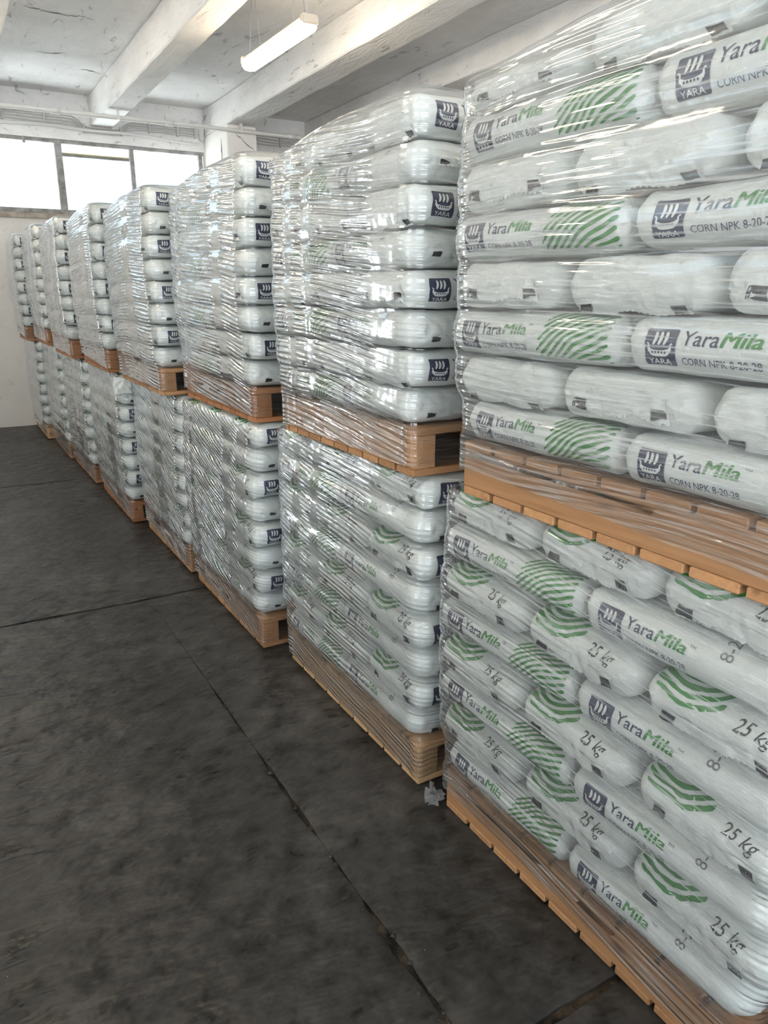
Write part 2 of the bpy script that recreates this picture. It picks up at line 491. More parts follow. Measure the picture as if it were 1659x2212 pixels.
# left wall, unseen: big door opening and ribbon window assumed from the light
wall_left = struct(empty('wall_left'))
DZ = 3.2
def lw_(y0, y1, z0, z1):
    link('wall_panel', box_mesh('wall_panel', X_LEFT - .24, X_LEFT, y0, y1, z0, z1), M_WALL, wall_left)
D0, D1 = -1.7, 0.3
lw_(Y_BACK - .2, D0, -.1, DZ); lw_(D1, 2.4, -.1, DZ); lw_(2.4, 5.9, -.1, 2.2); lw_(5.9, Y_FAR + .2, -.1, DZ)
lw_(Y_BACK - .2, Y_FAR + .2, DZ, Z_SLAB + .1)
win2 = struct(empty('assumed_window_2'))
ky = [2.4, 4.15, 5.9]
for k, yy in enumerate(ky):
    bar(X_LEFT - .12, X_LEFT - .05, yy - .03, yy + .03, 2.2, DZ, M_FRAME, win2, 'mullion')
for k in range(2):
    bar(X_LEFT - .10, X_LEFT - .094, ky[k] + .03, ky[k + 1] - .03, 2.2, DZ, M_GLASS, win2, 'pane')
yard = struct(link('ground_yard', box_mesh('ground_yard', X_LEFT - 14, X_LEFT - .24, -16, 16, -0.2, -0.1), plain('yard_paving', (0.42, 0.41, 0.39), 0.9)))

# portals: help the renderer find the sky through the openings
def portal(loc, rotm, sx, sy):
    d = bpy.data.lights.new('opening_portal', 'AREA'); d.shape = 'RECTANGLE'; d.size = sx; d.size_y = sy
    d.cycles.is_portal = True
    o = bpy.data.objects.new('opening_portal', d); C.objects.link(o); o.location = loc; o.rotation_euler = rotm
portal(((WX0 + WX1) / 2, Y_FAR + .12, (WZ0 + WZ1) / 2), (-PI / 2, 0, 0), WX1 - WX0, WZ1 - WZ0)
portal((X_LEFT - .2, (D0 + D1) / 2, DZ / 2), (0, -PI / 2, 0), DZ, D1 - D0)
portal(((F0 + F1) / 2, Y_FAR + .2, FZ / 2), (-PI / 2, 0, 0), F1 - F0, FZ)
portal(((B0 + B1) / 2, Y_BACK - .15, 3.3 / 2), (PI / 2, 0, 0), B1 - B0, 3.3)
portal((X_LEFT - .2, 4.15, (2.2 + DZ) / 2), (0, -PI / 2, 0), DZ - 2.2, 3.5)

# columns
tagc = struct(rough_box('column_1', 3.37, 3.755, 9.58, Y_FAR, -0.02, 3.60, M_WALL, 0.12, 0.006, None, 20))
tagc = struct(rough_box('column_2', 5.02, 5.80, 6.10, 6.80, -0.02, 3.92, M_WALL, 0.2, 0.004, None, 31))
# crack in the column's side face, a spalled strip of missing plaster
def crack_mesh(name, pts, w):
    vs, fs = [], []
    for k, (p, nrm) in enumerate(pts):
        ww = w * (0.25 + 0.75 * math.sin(PI * (k + .3) / len(pts))) * R.uniform(.5, 1.2)
        a, c_ = Vector(p) - Vector(nrm) * ww, Vector(p) + Vector(nrm) * ww
        vs += [a, c_]
        if k: fs.append((2 * k - 2, 2 * k - 1, 2 * k + 1, 2 * k))
    return mesh(name, vs, fs)
M_CRACK = plain('crack_dark', (0.05, 0.045, 0.04), 0.9)  # one dark tone for all the crack strips
pts = [((3.362, 9.80 + R.uniform(-.012, .012), 3.47 - k * 0.034), (0, 1, 0)) for k in range(9)]
link('crack', crack_mesh('crack', pts, 0.012), M_CRACK, bpy.data.objects['column_1'])
pts = [((3.42 + k * .03, 9.572, 3.54 - k * 0.022 + R.uniform(-.012, .012)), (0, 0, 1)) for k in range(11)]
link('crack', crack_mesh('crack', pts, 0.006), M_CRACK, bpy.data.objects['column_1'])

CRACKS = [[[0.969, 7.656], [1.134, 7.707], [1.32, 7.725], [1.445, 7.679], [1.589, 7.74]], [[1.207, 8.934], [1.397, 8.926], [1.513, 8.826]], [[4.179, 10.54], [4.473, 10.598], [4.72, 10.523], [5.127, 10.705]], [[1.68, 9.351], [1.824, 9.368], [1.959, 9.453]], [[3.231, 7.703], [3.482, 7.711], [3.691, 7.505]], [[2.739, 10.506], [2.916, 10.516], [2.952, 10.384]]]
for ck in CRACKS:
    fine_ = []
    for (ax, ay), (bx_, by_) in zip(ck[:-1], ck[1:]):
        for k in range(6):
            t = k / 6
            fine_.append(((ax + (bx_ - ax) * t + R.uniform(-.012, .012), ay + (by_ - ay) * t + R.uniform(-.02, .02), Z_SLAB - .0035), (.15, 1, 0)))
    if min(q[0][1] for q in fine_) > 0 and max(q[0][1] for q in fine_) < Y_FAR:
        link('crack', crack_mesh('crack', fine_, 0.009), M_CRACK, ceiling)

# pipe under the beams, cables with clips along the wall
pipe = tag(empty('pipe', (0, 0, 0)), 'pale painted conduit pipe running under the ceiling beams by the windows', 'pipe')
link('pipe_run', tube_mesh('pipe_run', [(X_LEFT, 9.52, 3.515), (-1, 9.52, 3.518), (2.0, 9.52, 3.518), (3.2, 9.52, 3.522), (4.4, 9.52, 3.515), (X_RIGHT, 9.52, 3.515)], 0.024, 10), M_PIPE, pipe)
for px_ in (0.62, 2.08, 3.53, 4.95):
    link('hanger', box_mesh('hanger', px_ - .012, px_ + .012, 9.492, 9.548, 3.495, 3.64), M_PIPE, pipe)
for px_ in (1.42, 2.66, 4.2):
    link('coupling', tube_mesh('coupling', [(px_ - .05, 9.52, 3.5175), (px_ + .05, 9.52, 3.5175)], 0.030, 10), M_PIPE, pipe)

CL = [-.40, .20, .98, 1.43, 1.87, 2.31, 2.66, 3.02, 3.25]
def cz(x, k):
    z = 3.675 - 0.030 * k - 0.005 * math.sin(x * 3.1 + k)
    for bc in (0.63, 2.085):                       # the cables dip under the beams
        d = abs(x - bc)
        if d < .36:
            t = max(0.0, min(1.0, (.36 - d) / .19)); t = t * t * (3 - 2 * t)
            z = z * (1 - t) + (3.568 - .0195 * k) * t
    return z
for k in range(4):
    pts = [(-.55 + i * .05, Y_FAR - .021 - .004 * k, cz(-.55 + i * .05, k) + R.uniform(-.002, .002)) for i in range(77)]
    tag(link('cable', tube_mesh('cable', pts, 0.0085, 6), M_CABLE),
        ['topmost thin grey cable clipped along the wall above the windows', 'second thin grey cable from the top above the windows', 'third thin grey cable from the top above the windows', 'lowest of the four thin grey cables above the windows'][k], 'cable', 'cables along the far wall')
pts = [(-.6 + i * .09, Y_FAR - .075, 3.535 - 0.010 * math.sin(i * .5) - max(0, (-.6 + i * .09) - 2.0) * 0.03) for i in range(44)]
tag(link('cable', tube_mesh('cable', pts, 0.017, 8), M_PIPE), 'thick pale cable sagging just above the window frame', 'cable', 'cables along the far wall')
ncl = 0
ORD = ['first', 'second', 'third', 'fourth', 'fifth', 'sixth', 'seventh', 'eighth', 'ninth', 'tenth', 'eleventh', 'twelfth']
for cxp in CL:
    zt = cz(cxp, 0); zb = cz(cxp, 3)
    o = tag(link('cable_clip', box_mesh('cable_clip', cxp - .012, cxp + .012, Y_FAR - .046, Y_FAR - .001, zb - .02, zt + .02, .004, 1), M_CABLE),
        '%s grey cable clip from the window corner column along the cables' % ORD[len(CL) - 1 - CL.index(cxp)], 'cable clip', 'cable clips along the far wall')
for k in range(4):
    pts = [(3.77 + i * .1, Y_FAR - .021, 3.68 - .033 * k - 0.006 * math.sin(i + k)) for i in range(11)]
    tag(link('cable', tube_mesh('cable', pts, 0.0085, 6), M_CABLE),
        ['topmost', 'second', 'third', 'lowest'][k] + ' thin cable on the wall behind the column', 'cable', 'cables behind the column')
for q, cxp in enumerate((4.05, 4.45, 4.85)):
    tag(link('cable_clip', box_mesh('cable_clip', cxp - .012, cxp + .012, Y_FAR - .032, Y_FAR - .001, 3.56, 3.70, .004, 1), M_CABLE),
        '%s cable clip on the wall past the cracked column' % ORD[q], 'cable clip', 'cable clips behind the column')
tag(link('junction_box', box_mesh('junction_box', 3.30, 3.366, Y_FAR - .07, Y_FAR - .001, 3.53, 3.72, .02, 3), M_PIPE),
    'small pale junction box where the cables meet the column', 'junction box')

# lamps
def lamp(loc, rz, L, label):
    t = tag(empty('ceiling_lamp', loc), label, 'lamp', 'batten lamps')
    t.rotation_euler = (0, 0, rz)
    sec = [(-.060, .0225), (-.056, .038), (-.035, .052), (.035, .052), (.056, .038), (.060, .0225)]
    def loft(name, sec, L, m):
        vs, fs = [], []
        nn = len(sec)
        for y in (-L / 2, L / 2):
            vs += [(x, y, z) for x, z in sec]
        for k in range(nn):
            fs.append((k, (k + 1) % nn, nn + (k + 1) % nn, nn + k))
        fs += [tuple(range(nn))[::-1], tuple(range(nn, 2 * nn))]
        return link(name, mesh(name, vs, fs), m, t)
    loft('housing', sec, L, M_LAMPB)
    dif = [(-.064, .022), (-.064, -.018), (-.044, -.042), (0, -.05), (.044, -.042), (.064, -.018), (.064, .022)]
    loft('diffuser', dif, L - .03, M_LAMP)
    for sy in (-1, 1):
        link('end_cap', box_mesh('end_cap', -.066, .066, sy * L / 2 - .02, sy * L / 2 + .02, -.006, .056, .01, 2), M_LAMPB, t)
        yy = sy * L * .36
        hgt = Z_SLAB - loc[2]
        w_ = link('hanger_wire', tube_mesh('hanger_wire', [(-.05, yy, .04), (-.006, yy, hgt - .01), (.006, yy, hgt - .01), (.05, yy, .04)], 0.0026, 5), M_STEEL, t)
        link('wire_tail', tube_mesh('wire_tail', [(.03, yy, .12), (.06, yy - .03, .13), (.085, yy - .05, .115)], 0.0022, 5), M_STEEL, w_)
    link('supply_cable', tube_mesh('supply_cable', [(0, -L / 2 + .04, .05), (.0, -L / 2 + .03, .16), (.01, -L / 2 - .03, .3), (.015, -L / 2 - .06, Z_SLAB - loc[2])], 0.006, 6), M_CABLE, t)
    return t
lamp((2.495, 5.88, 3.395), 0.02, 1.13, 'lit white batten lamp hanging on wires between two ceiling beams')
for lx, ly, lb in ((3.1, 0.9, 'assumed unseen lit batten lamp high over the first column of loads'), (-.15, 3.0, 'added unseen batten lamp over the aisle near the camera'), (-.15, 7.2, 'added unseen batten lamp over the aisle before the windows'), (4.25, 1.4, 'assumed unseen lit batten lamp behind the first column of loads')):  # the two aisle lamps are added out of view to brighten the ceiling
    lamp((lx, ly, 3.395), 0.02, 1.13, lb)  # unseen lamps by the first column assumed from warm light, also brighten the ceiling

# ------------------------------------------------------------------ flat prints as thin ink shapes
def text2d(s, cap, shear=0.0, bold=0.0, spacing=1.0):
    cu = bpy.data.curves.new('t', 'FONT')
    cu.body = s; cu.size = 1.0; cu.shear = shear; cu.offset = bold; cu.space_character = spacing
    cu.resolution_u = 3; cu.fill_mode = 'FRONT'
    o = bpy.data.objects.new('t', cu); C.objects.link(o)
    me = bpy.data.meshes.new_from_object(o.evaluated_get(bpy.context.evaluated_depsgraph_get()))
    bpy.data.objects.remove(o); bpy.data.curves.remove(cu)
    me.calc_loop_triangles()
    v = np.array([q.co[:2] for q in me.vertices]); t = [tuple(q.vertices) for q in me.loop_triangles]
    bpy.data.meshes.remove(me)
    k = cap / 0.72
    return v * k, t

def place(vt, x, y, sx=1.0, rot=0.0):
    v, t = vt
    v = v * np.array([sx, 1.0])
    if rot:
        c_, s_ = math.cos(rot), math.sin(rot)
        v = v @ np.array([[c_, s_], [-s_, c_]])
    return v + np.array([x, y]), t

def fit_w(vt, x0, y0, w):
    """left edge at x0, stretched or squeezed to width w"""
    v, t = vt
    a, c_ = v[:, 0].min(), v[:, 0].max()
    q = v.copy(); q[:, 0] = x0 + (v[:, 0] - a) * w / (c_ - a); q[:, 1] = v[:, 1] + y0
    return q, t

def poly2d(pts):
    pts = np.array(pts, float)
    from mathutils.geometry import tessellate_polygon
    return pts, [tuple(q) for q in tessellate_polygon([[Vector((x, y, 0)) for x, y in pts]])]

def disc2d(x, y, r, k=10):
    return poly2d([(x + r * math.cos(2 * PI * i / k), y + r * math.sin(2 * PI * i / k)) for i in range(k)])

def stroke2d(pts, w):
    """tapered brush stroke along a polyline"""
    pts = [Vector(p) for p in pts]
    a, b_ = [], []
    for i, p in enumerate(pts):
        t = (pts[min(i + 1, len(pts) - 1)] - pts[max(i - 1, 0)]).normalized()
        nr = Vector((-t.y, t.x)); ww = w[i] if isinstance(w, (list, tuple)) else w
        a.append(p + nr * ww / 2); b_.append(p - nr * ww / 2)
    v = np.array([tuple(q) for q in a + b_]); m_ = len(pts)
    t = []
    for i in range(m_ - 1):
        t += [(i, m_ + i, m_ + i + 1), (i, m_ + i + 1, i + 1)]
    return v, t

def rrect(x0, y0, x1, y1, r):
    p = []
    for cx_, cy_, a0 in ((x1 - r, y1 - r, 0), (x0 + r, y1 - r, 90), (x0 + r, y0 + r, 180), (x1 - r, y0 + r, 270)):
        for k in range(5):
            a = math.radians(a0 + k * 22.5); p.append((cx_ + r * math.cos(a), cy_ + r * math.sin(a)))
    return poly2d(p)

def march(f, x0, x1, y0, y1, nx, ny):
    """filled region f>0 by marching squares"""
    xs = np.linspace(x0, x1, nx); ys = np.linspace(y0, y1, ny)
    F = np.array([[f(x, y) for x in xs] for y in ys])
    vs, ts = [], []
    def lerp(pa, fa, pb, fb):
        t = fa / (fa - fb); return (pa[0] + (pb[0] - pa[0]) * t, pa[1] + (pb[1] - pa[1]) * t)
    for j in range(ny - 1):
        for i in range(nx - 1):
            q = [((xs[i], ys[j]), F[j, i]), ((xs[i + 1], ys[j]), F[j, i + 1]), ((xs[i + 1], ys[j + 1]), F[j + 1, i + 1]), ((xs[i], ys[j + 1]), F[j + 1, i])]
            if all(a[1] <= 0 for a in q): continue
            poly = []
            for k in range(4):
                (pa, fa), (pb, fb) = q[k], q[(k + 1) % 4]
                if fa > 0: poly.append(pa)
                if (fa > 0) != (fb > 0): poly.append(lerp(pa, fa, pb, fb))
            base = len(vs); vs += poly
            for k in range(1, len(poly) - 1): ts.append((base, base + k, base + k + 1))
    return np.array(vs), ts

# layers: list of (verts2d, tris, material index, lift)
def logo_layers(x, y, w, h):
    """dark rounded square, white longship with three sails over YARA; origin lower left"""
    L_ = [(*rrect(0, 0, 1, 1, .07), 0, 0.0)]
    wl_ = []
    for k, (bx_, hh) in enumerate(((.335, .0), (.50, .03), (.665, .02))):
        pts = []
        for i in range(7):
            t = i / 6
            pts.append((bx_ + .035 + .055 * math.sin(PI * t * .9) - .055 * t - .03, .90 - .02 * k * 0 - t * .34))
        wl_.append(stroke2d(pts, [.045, .085, .10, .10, .095, .08, .05]))
    hull = [(.17, .50), (.25, .46), (.36, .435), (.50, .43), (.64, .435), (.75, .46), (.83, .50), (.845, .44), (.80, .335), (.72, .285), (.60, .27), (.40, .27), (.28, .285), (.20, .335), (.155, .44)]
    wl_.append(poly2d(hull))
    wl_.append(stroke2d([(.19, .40), (.15, .47), (.16, .56), (.12, .60), (.09, .575)], [.09, .07, .05, .04, .03]))
    wl_.append(stroke2d([(.81, .40), (.85, .47), (.84, .56), (.88, .60), (.91, .575)], [.09, .07, .05, .04, .03]))
    wl_.append(fit_w(text2d('YARA', .17, 0, .006), .14, .055, .72))
    for v, t in wl_: L_.append((v, t, 1, 0.0012))
    for k in range(5):
        L_.append((*disc2d(.30 + .10 * k, .385, .032, 8), 0, 0.0022))
    return [(v * np.array([w, h]) + np.array([x, y]), t, m_, z) for v, t, m_, z in L_]

def finger(x, y):
    # swirling fingerprint-like bands, unit square
    u, w = x - .15, y
    slant = .55 - .42 * x
    ph = (y - 1.05 * x - .13 * math.sin(3.4 * x - .3) + .05 * noise.noise(Vector((x * 3.5, y * 3.5, 1.7)))) * 7.6
    d = math.sin(2 * PI * ph) - .04 + .9 * min(0, noise.noise(Vector((x * 5 + 1.5 * y, y * 7 - 4 * x, 5.0))) + .22)
    # rounded left side, cut square at the seam on the right
    edge = min((1 - x) * 14, (x - .30 * y - .0 - .10 * (1 - y) * (1 - y)) * 9 + .6 * noise.noise(Vector((0, y * 9, 2.2))), y * 16, (1.0 - y) * 16)
    return min(d, edge)
FINGER = march(finger, 0, 1, 0, 1, 84, 48)

def arcs(x, y):
    # nested hanging arcs, part of the round print on the bag's top
    r = math.hypot((x - .42) * 1.25, (y - 1.15) * .9)
    w_ = .012 * noise.noise(Vector((x * 9, y * 9, 3)))
    d = math.sin(2 * PI * (r + w_) * 5.4 + 1.2) + .12
    edge = min((1.02 - r) * 9, x * 9, (1 - x) * 9, y * 14, (1 - y) * 14)
    return min(d, edge)
ARCS = march(arcs, 0, 1, 0, 1, 56, 30)

# ------------------------------------------------------------------ bag shape
BL, BW, BH = 0.575, 0.383, 0.1145         # length, width, height of a filled bag
RX, RY = 0.030, BH / 2 * 1.05
def prof(d, half, r):
    a = abs(d) - (half - r)
    return 1.0 if a <= 0 else max(0.0, 1 - (a / r) ** 2.05) ** 0.48
class Bag:
    def __init__(s, seed, kind='A'):
        s.kind = kind
        s.o = Vector((seed * 13.7, seed * 5.1, seed * 2.3))
    def warp(s, p):
        x, y, z = p
        e = max(0.0, (abs(x) - BL * .36) / (BL * .14))
        y *= 1 - .022 * e * e
        q = Vector((x, y, z))
        a = noise.noise_vector(q * 9 + s.o) * 0.0046
        c_ = noise.noise_vector(Vector((x * 8, y * 22, z * 24)) + s.o) * 0.0026
        k = abs(noise.noise(Vector((x * 6, y * 30, z * 34)) + s.o * 2)) * 0.008 * min(1, e)
        d = a + c_
        q += d
        q.x -= math.copysign(k, x)
        if e > 0:                                       # creases gathered towards the middle of the end
            th = math.atan2(z / BH, y / BW)
            cr = noise.noise(Vector((2.6 * math.cos(th), 2.6 * math.sin(th), 1.5 * abs(y) / BW)) + s.o * 3)
            rg = math.hypot(y / BW, z / BH)
            q.x -= math.copysign((.030 * max(0, .22 - abs(cr)) + .0020 * math.sin(rg * 40 + 5 * cr)) * min(1, e * .8), x)
        q.z = max(-BH / 2 - .001, min(BH / 2, q.z))
        return q
    def base(s, x, y, sgn):
        crown = 1 - .05 * (2 * y / BW) ** 2 - .03 * (2 * x / BL) ** 2
        e = max(0.0, min(1.0, (abs(x) - BL * .30) / (BL * .19)))
        ry = RY * (1 - (.10 if s.kind == 'N' and x > 0 else .38) * e * e)
        rx = RX
        if s.kind == 'N' and x > 0: rx = .075
        if s.kind == 'L' and x < 0 and sgn > 0: rx = .085          # sloping shoulder over the folded seam
        rc = .075 if (s.kind == 'N' and x > 0) else .034 if s.kind in 'AN' else .055
        d = abs(x) - (BL / 2 - rc)
        yy = y
        if d > 0: yy = y * (BW / 2 - rc + math.sqrt(max(0, rc * rc - d * d * .85))) / (BW / 2)
        return (x, yy, sgn * BH / 2 * prof(x, BL / 2, rx) * prof(y, BW / 2, ry) * crown)
    def side(s, x, t, lift):
        """point on the long side (local -y): x along, t arc length up from the middle"""
        r = RY
        def f(x, t):
            if t < r * PI / 2 and t > -r * PI / 2:
                a = t / r; y = BW / 2 - r + r * math.cos(a)
            else:
                y = BW / 2 - r - (abs(t) - r * PI / 2)
            return s.warp(s.base(x, -y, 1 if t >= 0 else -1))
        e = .003
        x = max(-BL / 2 + .004, min(BL / 2 - .004, x))
        p = f(x, t); n_ = (f(x + e, t) - f(x - e, t)).cross(f(x, t + e) - f(x, t - e))
        return p + n_.normalized() * lift
    def end(s, w, t, lift, sg):
        """point on an end (sg=-1: local -x end): w across, t arc length up from the middle"""
        def f(w, t):
            q_ = .085 if (s.kind == 'L' and sg < 0 and t > 0) else .075 if (s.kind == 'N' and sg > 0) else RX
            a = max(-PI / 2, min(PI / 2, t / (q_ * .87)))
            x = BL / 2 - q_ + q_ * math.cos(a) - max(0, abs(t) - q_ * .87 * PI / 2)
            return s.warp(s.base(sg * x, w, 1 if t >= 0 else -1))
        e = .003
        p = f(w, t); n_ = (f(w + e, t) - f(w - e, t)).cross(f(w, t + e) - f(w, t - e)) * sg
        return p + n_.normalized() * lift
    def body(s, coarse=False):
        na, nf, ng = (3, 4, 3) if coarse else (11, 24, 26)
        def ax(half, r, nf):
            arc = [half - r + r * math.sin(PI / 2 * k / na) for k in range(na + 1)]
            fl = list(np.linspace(-(half - r), half - r, nf))
            return [-q for q in arc[::-1]][:-1] + fl + arc[1:]
        xs = ax(BL / 2, .085 if s.kind == 'L' else .075 if s.kind == 'N' else RX, nf); ys = ax(BW / 2, RY, ng)
        nx, ny = len(xs), len(ys)
        vs, fs, idx = [], [], {}
        for sg in (1, -1):
            for j, y in enumerate(ys):
                for i, x in enumerate(xs):
                    rim = i in (0, nx - 1) or j in (0, ny - 1)
                    if sg == -1 and rim:
                        idx[(sg, i, j)] = idx[(1, i, j)]; continue
                    idx[(sg, i, j)] = len(vs)
                    vs.append(s.warp(s.base(x, y, sg)))
        for sg in (1, -1):
            for j in range(ny - 1):
                for i in range(nx - 1):
                    q = [idx[(sg, i, j)], idx[(sg, i + 1, j)], idx[(sg, i + 1, j + 1)], idx[(sg, i, j + 1)]]
                    fs.append(q if sg == 1 else q[::-1])
        return vs, fs

def ink_mesh(name, layers, fn, lift0, step=0.011):
    """drape flat shapes over a surface fn(u, v, lift)"""
    vs, fs, mi_, cache = [], [], [], {}
    def vert(a, z):
        k = (round(a[0], 6), round(a[1], 6), z)
        if k not in cache:
            cache[k] = len(vs); vs.append(fn(a[0], a[1], lift0 + z))
        return cache[k]
    for v, t, mi, z in layers:
        for f in t:
            stack = [tuple((float(v[k][0]), float(v[k][1])) for k in f)]
            while stack:
                p = stack.pop()
                d = [(p[i][0] - p[(i + 1) % 3][0]) ** 2 + (p[i][1] - p[(i + 1) % 3][1]) ** 2 for i in range(3)]
                i = d.index(max(d))
                if d[i] > step * step:
                    a, b_, c_ = p[i], p[(i + 1) % 3], p[(i + 2) % 3]
                    m_ = ((a[0] + b_[0]) / 2, (a[1] + b_[1]) / 2)
                    stack += [(a, m_, c_), (m_, b_, c_)]
                else:
                    if (p[1][0] - p[0][0]) * (p[2][1] - p[0][1]) - (p[1][1] - p[0][1]) * (p[2][0] - p[0][0]) < 0: p = p[::-1]
                    q = [vert(a, z) for a in p]
                    if len(set(q)) == 3: fs.append(q); mi_.append(mi)
    return mesh(name, vs, fs, True, mi_)

HL = BL / 2
def offs(layers, dx, dy):
    return [(v + np.array([dx, dy]), t, m_, z) for v, t, m_, z in layers]
YARA = text2d('Yara', .030, .10, .006); MILA = text2d('Mila', .030, .18, 0.0)
CORN = text2d('CORN NPK 8-20-28', .0165, .06, 0); TM = text2d('TM', .007, 0, 0.0)
def lettering(x):
    return [(*fit_w(YARA, x, .004, .078), 0, 0), (*fit_w(MILA, x + .081, .004, .076), 1, 0), (*fit_w(MILA, x + .0822, .0044, .076), 1, 0), (*fit_w(MILA, x + .0834, .004, .076), 1, 0), (*fit_w(TM, x + .163, .026, .014), 0, 0)]
def grade(x):
    return [(*fit_w(CORN, x + .002, -.034, .157), 0, 0)]
CODE = text2d('8-20-28', .030, 0, 0)
KG = text2d('25 kg', .036, 0, .002)
SMALL = [poly2d([(0, 0), (.016, 0), (.016, .02), (0, .02)])]

def pictograms(x0):
    """row of small care symbols and a fine print line"""
    L_ = []
    def frame(x, y, w, h, th=.0013):
        for a in ([(x, y), (x + w, y)], [(x + w, y), (x + w, y + h)], [(x + w, y + h), (x, y + h)], [(x, y + h), (x, y)]):
            L_.append((*stroke2d(a, th), 0, 0))
    for k in range(5):
        x = x0 + k * .042
        if k == 2:
            L_.append((*stroke2d([(x, -.034), (x + .012, -.018)], .0022), 0, 0)); L_.append((*stroke2d([(x + .012, -.034), (x, -.018)], .0022), 0, 0))
        else:
            frame(x, -.034, .016, .017)
            L_.append((*stroke2d([(x + .004, -.030), (x + .008, -.022), (x + .012, -.030)], .0015), 0, 0))
    return L_

def flap_mesh(bag, sg, w0, w1, t0, ln, seed):
    rr = random.Random(seed)
    nu = 40; rows = 4
    vs, fs = [], []
    for layer in (0, 1):
        for j in range(rows + 1):
            for i in range(nu + 1):
                w = w0 + (w1 - w0) * i / nu
                s_ = j / rows
                zig = .0016 * (1 if i % 2 else -1) if j == rows else 0
                wave = .0015 * math.sin(w * 30 + seed)
                t = t0 - s_ * (ln + zig + 2 * wave)
                vs.append(bag.end(w, t, .0012 + layer * .0010 + .0045 * s_ * s_ + .0015 * s_ * math.sin(w * 47 + seed * 2), sg))
    N = (rows + 1) * (nu + 1)
    for layer in (0, 1):
        for j in range(rows):
            for i in range(nu):
                a = layer * N + j * (nu + 1) + i
                q = (a, a + 1, a + nu + 2, a + nu + 1)
                fs.append(q if (layer == 1) == (sg == 1) else q[::-1])
    return mesh('seam_flap', vs, fs, True)

def mark_mesh(bag, sg, w0, w1, t0, ln, seed, which):
    Ls = []
    for a, c_ in (((w0 + .004, w0 + .040), (w1 - .046, w1 - .004))[which],):
        Ls.append((*poly2d([(a, t0 - ln + .002), (c_, t0 - ln + .002), (c_, t0 - ln + .013), (a, t0 - ln + .013)]), 0, 0))
    def fn(w, t, lift):
        s_ = (t0 - t) / ln
        return bag.end(w, t, .0012 + .0010 + .0045 * s_ * s_ + .0015 * s_ * math.sin(w * 47 + seed * 2) + lift, sg)
    return ink_mesh('bar_mark', Ls, fn, .0022, .006)

def two_sided(me):
    return me

V = []
KINDS = 'AAAUUULLLNNN'
for sd in range(12):
    B = Bag(sd + 1, KINDS[sd])
    d = {}
    vs, fs = B.body(); d['body'] = mesh('fertilizer_bag', vs, fs, True)
    side = lambda x, t, lf, B=B: B.side(x, t, lf)
    d['logo'] = ink_mesh('logo', logo_layers(-HL + .058, -.041, .072, .076), side, .0011, .0055)
    d['lettering'] = ink_mesh('lettering', lettering(-HL + .142), side, .0011)
    fv, ft = FINGER
    d['grade'] = ink_mesh('grade_text', grade(-HL + .142), side, .0011)
    d['green_print'] = ink_mesh('green_print', [(fv * np.array([.24, .140]) + np.array([-HL + .315, -.050]), ft, 0, 0)], side, .0011)
    d['batch_code'] = ink_mesh('batch_code', [(*place(CODE, -HL + .40, .028, 1.0, PI / 2), 0, 0)], side, .0011)
    for sg, nm in ((-1, 'm'), (1, 'p')):
        t0 = (-.002, -.012, .006)[sd % 3] if KINDS[sd] != 'L' else -.004; ln = .022 if KINDS[sd] != 'L' else .016
        w0, w1 = -BW * .40, BW * .40
        d['flap_' + nm] = flap_mesh(B, sg, w0, w1, t0, ln, sd + 1.3)
        d['mark_' + nm] = mark_mesh(B, sg, w0, w1, t0, ln, sd + 1.3, 0)
        d['mark2_' + nm] = mark_mesh(B, sg, w0, w1, t0, ln, sd + 1.3, 1)
    endf = lambda a, t, lf, B=B: B.end(-a, t, lf, -1)          # seen from the -x end, left is +y
    d['weight'] = ink_mesh('weight_print', [(*fit_w(KG, .045, .020, .090), 0, 0)], endf, .0011, .008)
    av, at = ARCS
    d['arcs'] = ink_mesh('arc_print', [(av * np.array([.175, .105]) + np.array([-.170, .012]), at, 0, 0)], endf, .0011, .012)
    d['symbols'] = ink_mesh('care_symbols', offs(pictograms(-.10), 0, -.006), endf, .0011, .01)
    for k, ms in dict(body=[M_BAG], logo=[M_NAVY, M_WHITE], lettering=[M_NAVY, M_GREEN], grade=[M_NAVY], green_print=[M_GREEN], batch_code=[M_GREY], flap_m=[M_BAG], flap_p=[M_BAG], mark_m=[M_BLACK], mark_p=[M_BLACK], mark2_m=[M_BLACK], mark2_p=[M_BLACK], weight=[M_BLACK], arcs=[M_GREEN], symbols=[M_GREY]).items():
        for q in ms: d[k].materials.append(q)
    V.append(d)
BACKV, BACKF = Bag(9).body(True)
back_v, back_f = [], []                     # bags nobody sees one by one, behind the front rows
def back_bag(mtx):
    n0 = len(back_v)
    back_v.extend(mtx @ q for q in BACKV)
    back_f.extend([[n0 + k for k in f] for f in BACKF])

def part(name, me, parent):
    o = bpy.data.objects.new(name, me); C.objects.link(o); o.parent = parent
    return o

# ------------------------------------------------------------------ pallets
PH, BT = 0.145, 0.022
PD = 1.0
def board_set():
    """one board mesh per length so that alike boards share data"""
    return {}
BOARDS = {}
def board(lx, ly, lz, key):
    k = (round(lx, 3), round(ly, 3), round(lz, 3), key)
    if k not in BOARDS:
        BOARDS[k] = box_mesh('board', 0, lx, 0, ly, 0, lz, .003, 1)
        BOARDS[k].materials.append(key)
    return BOARDS[k]

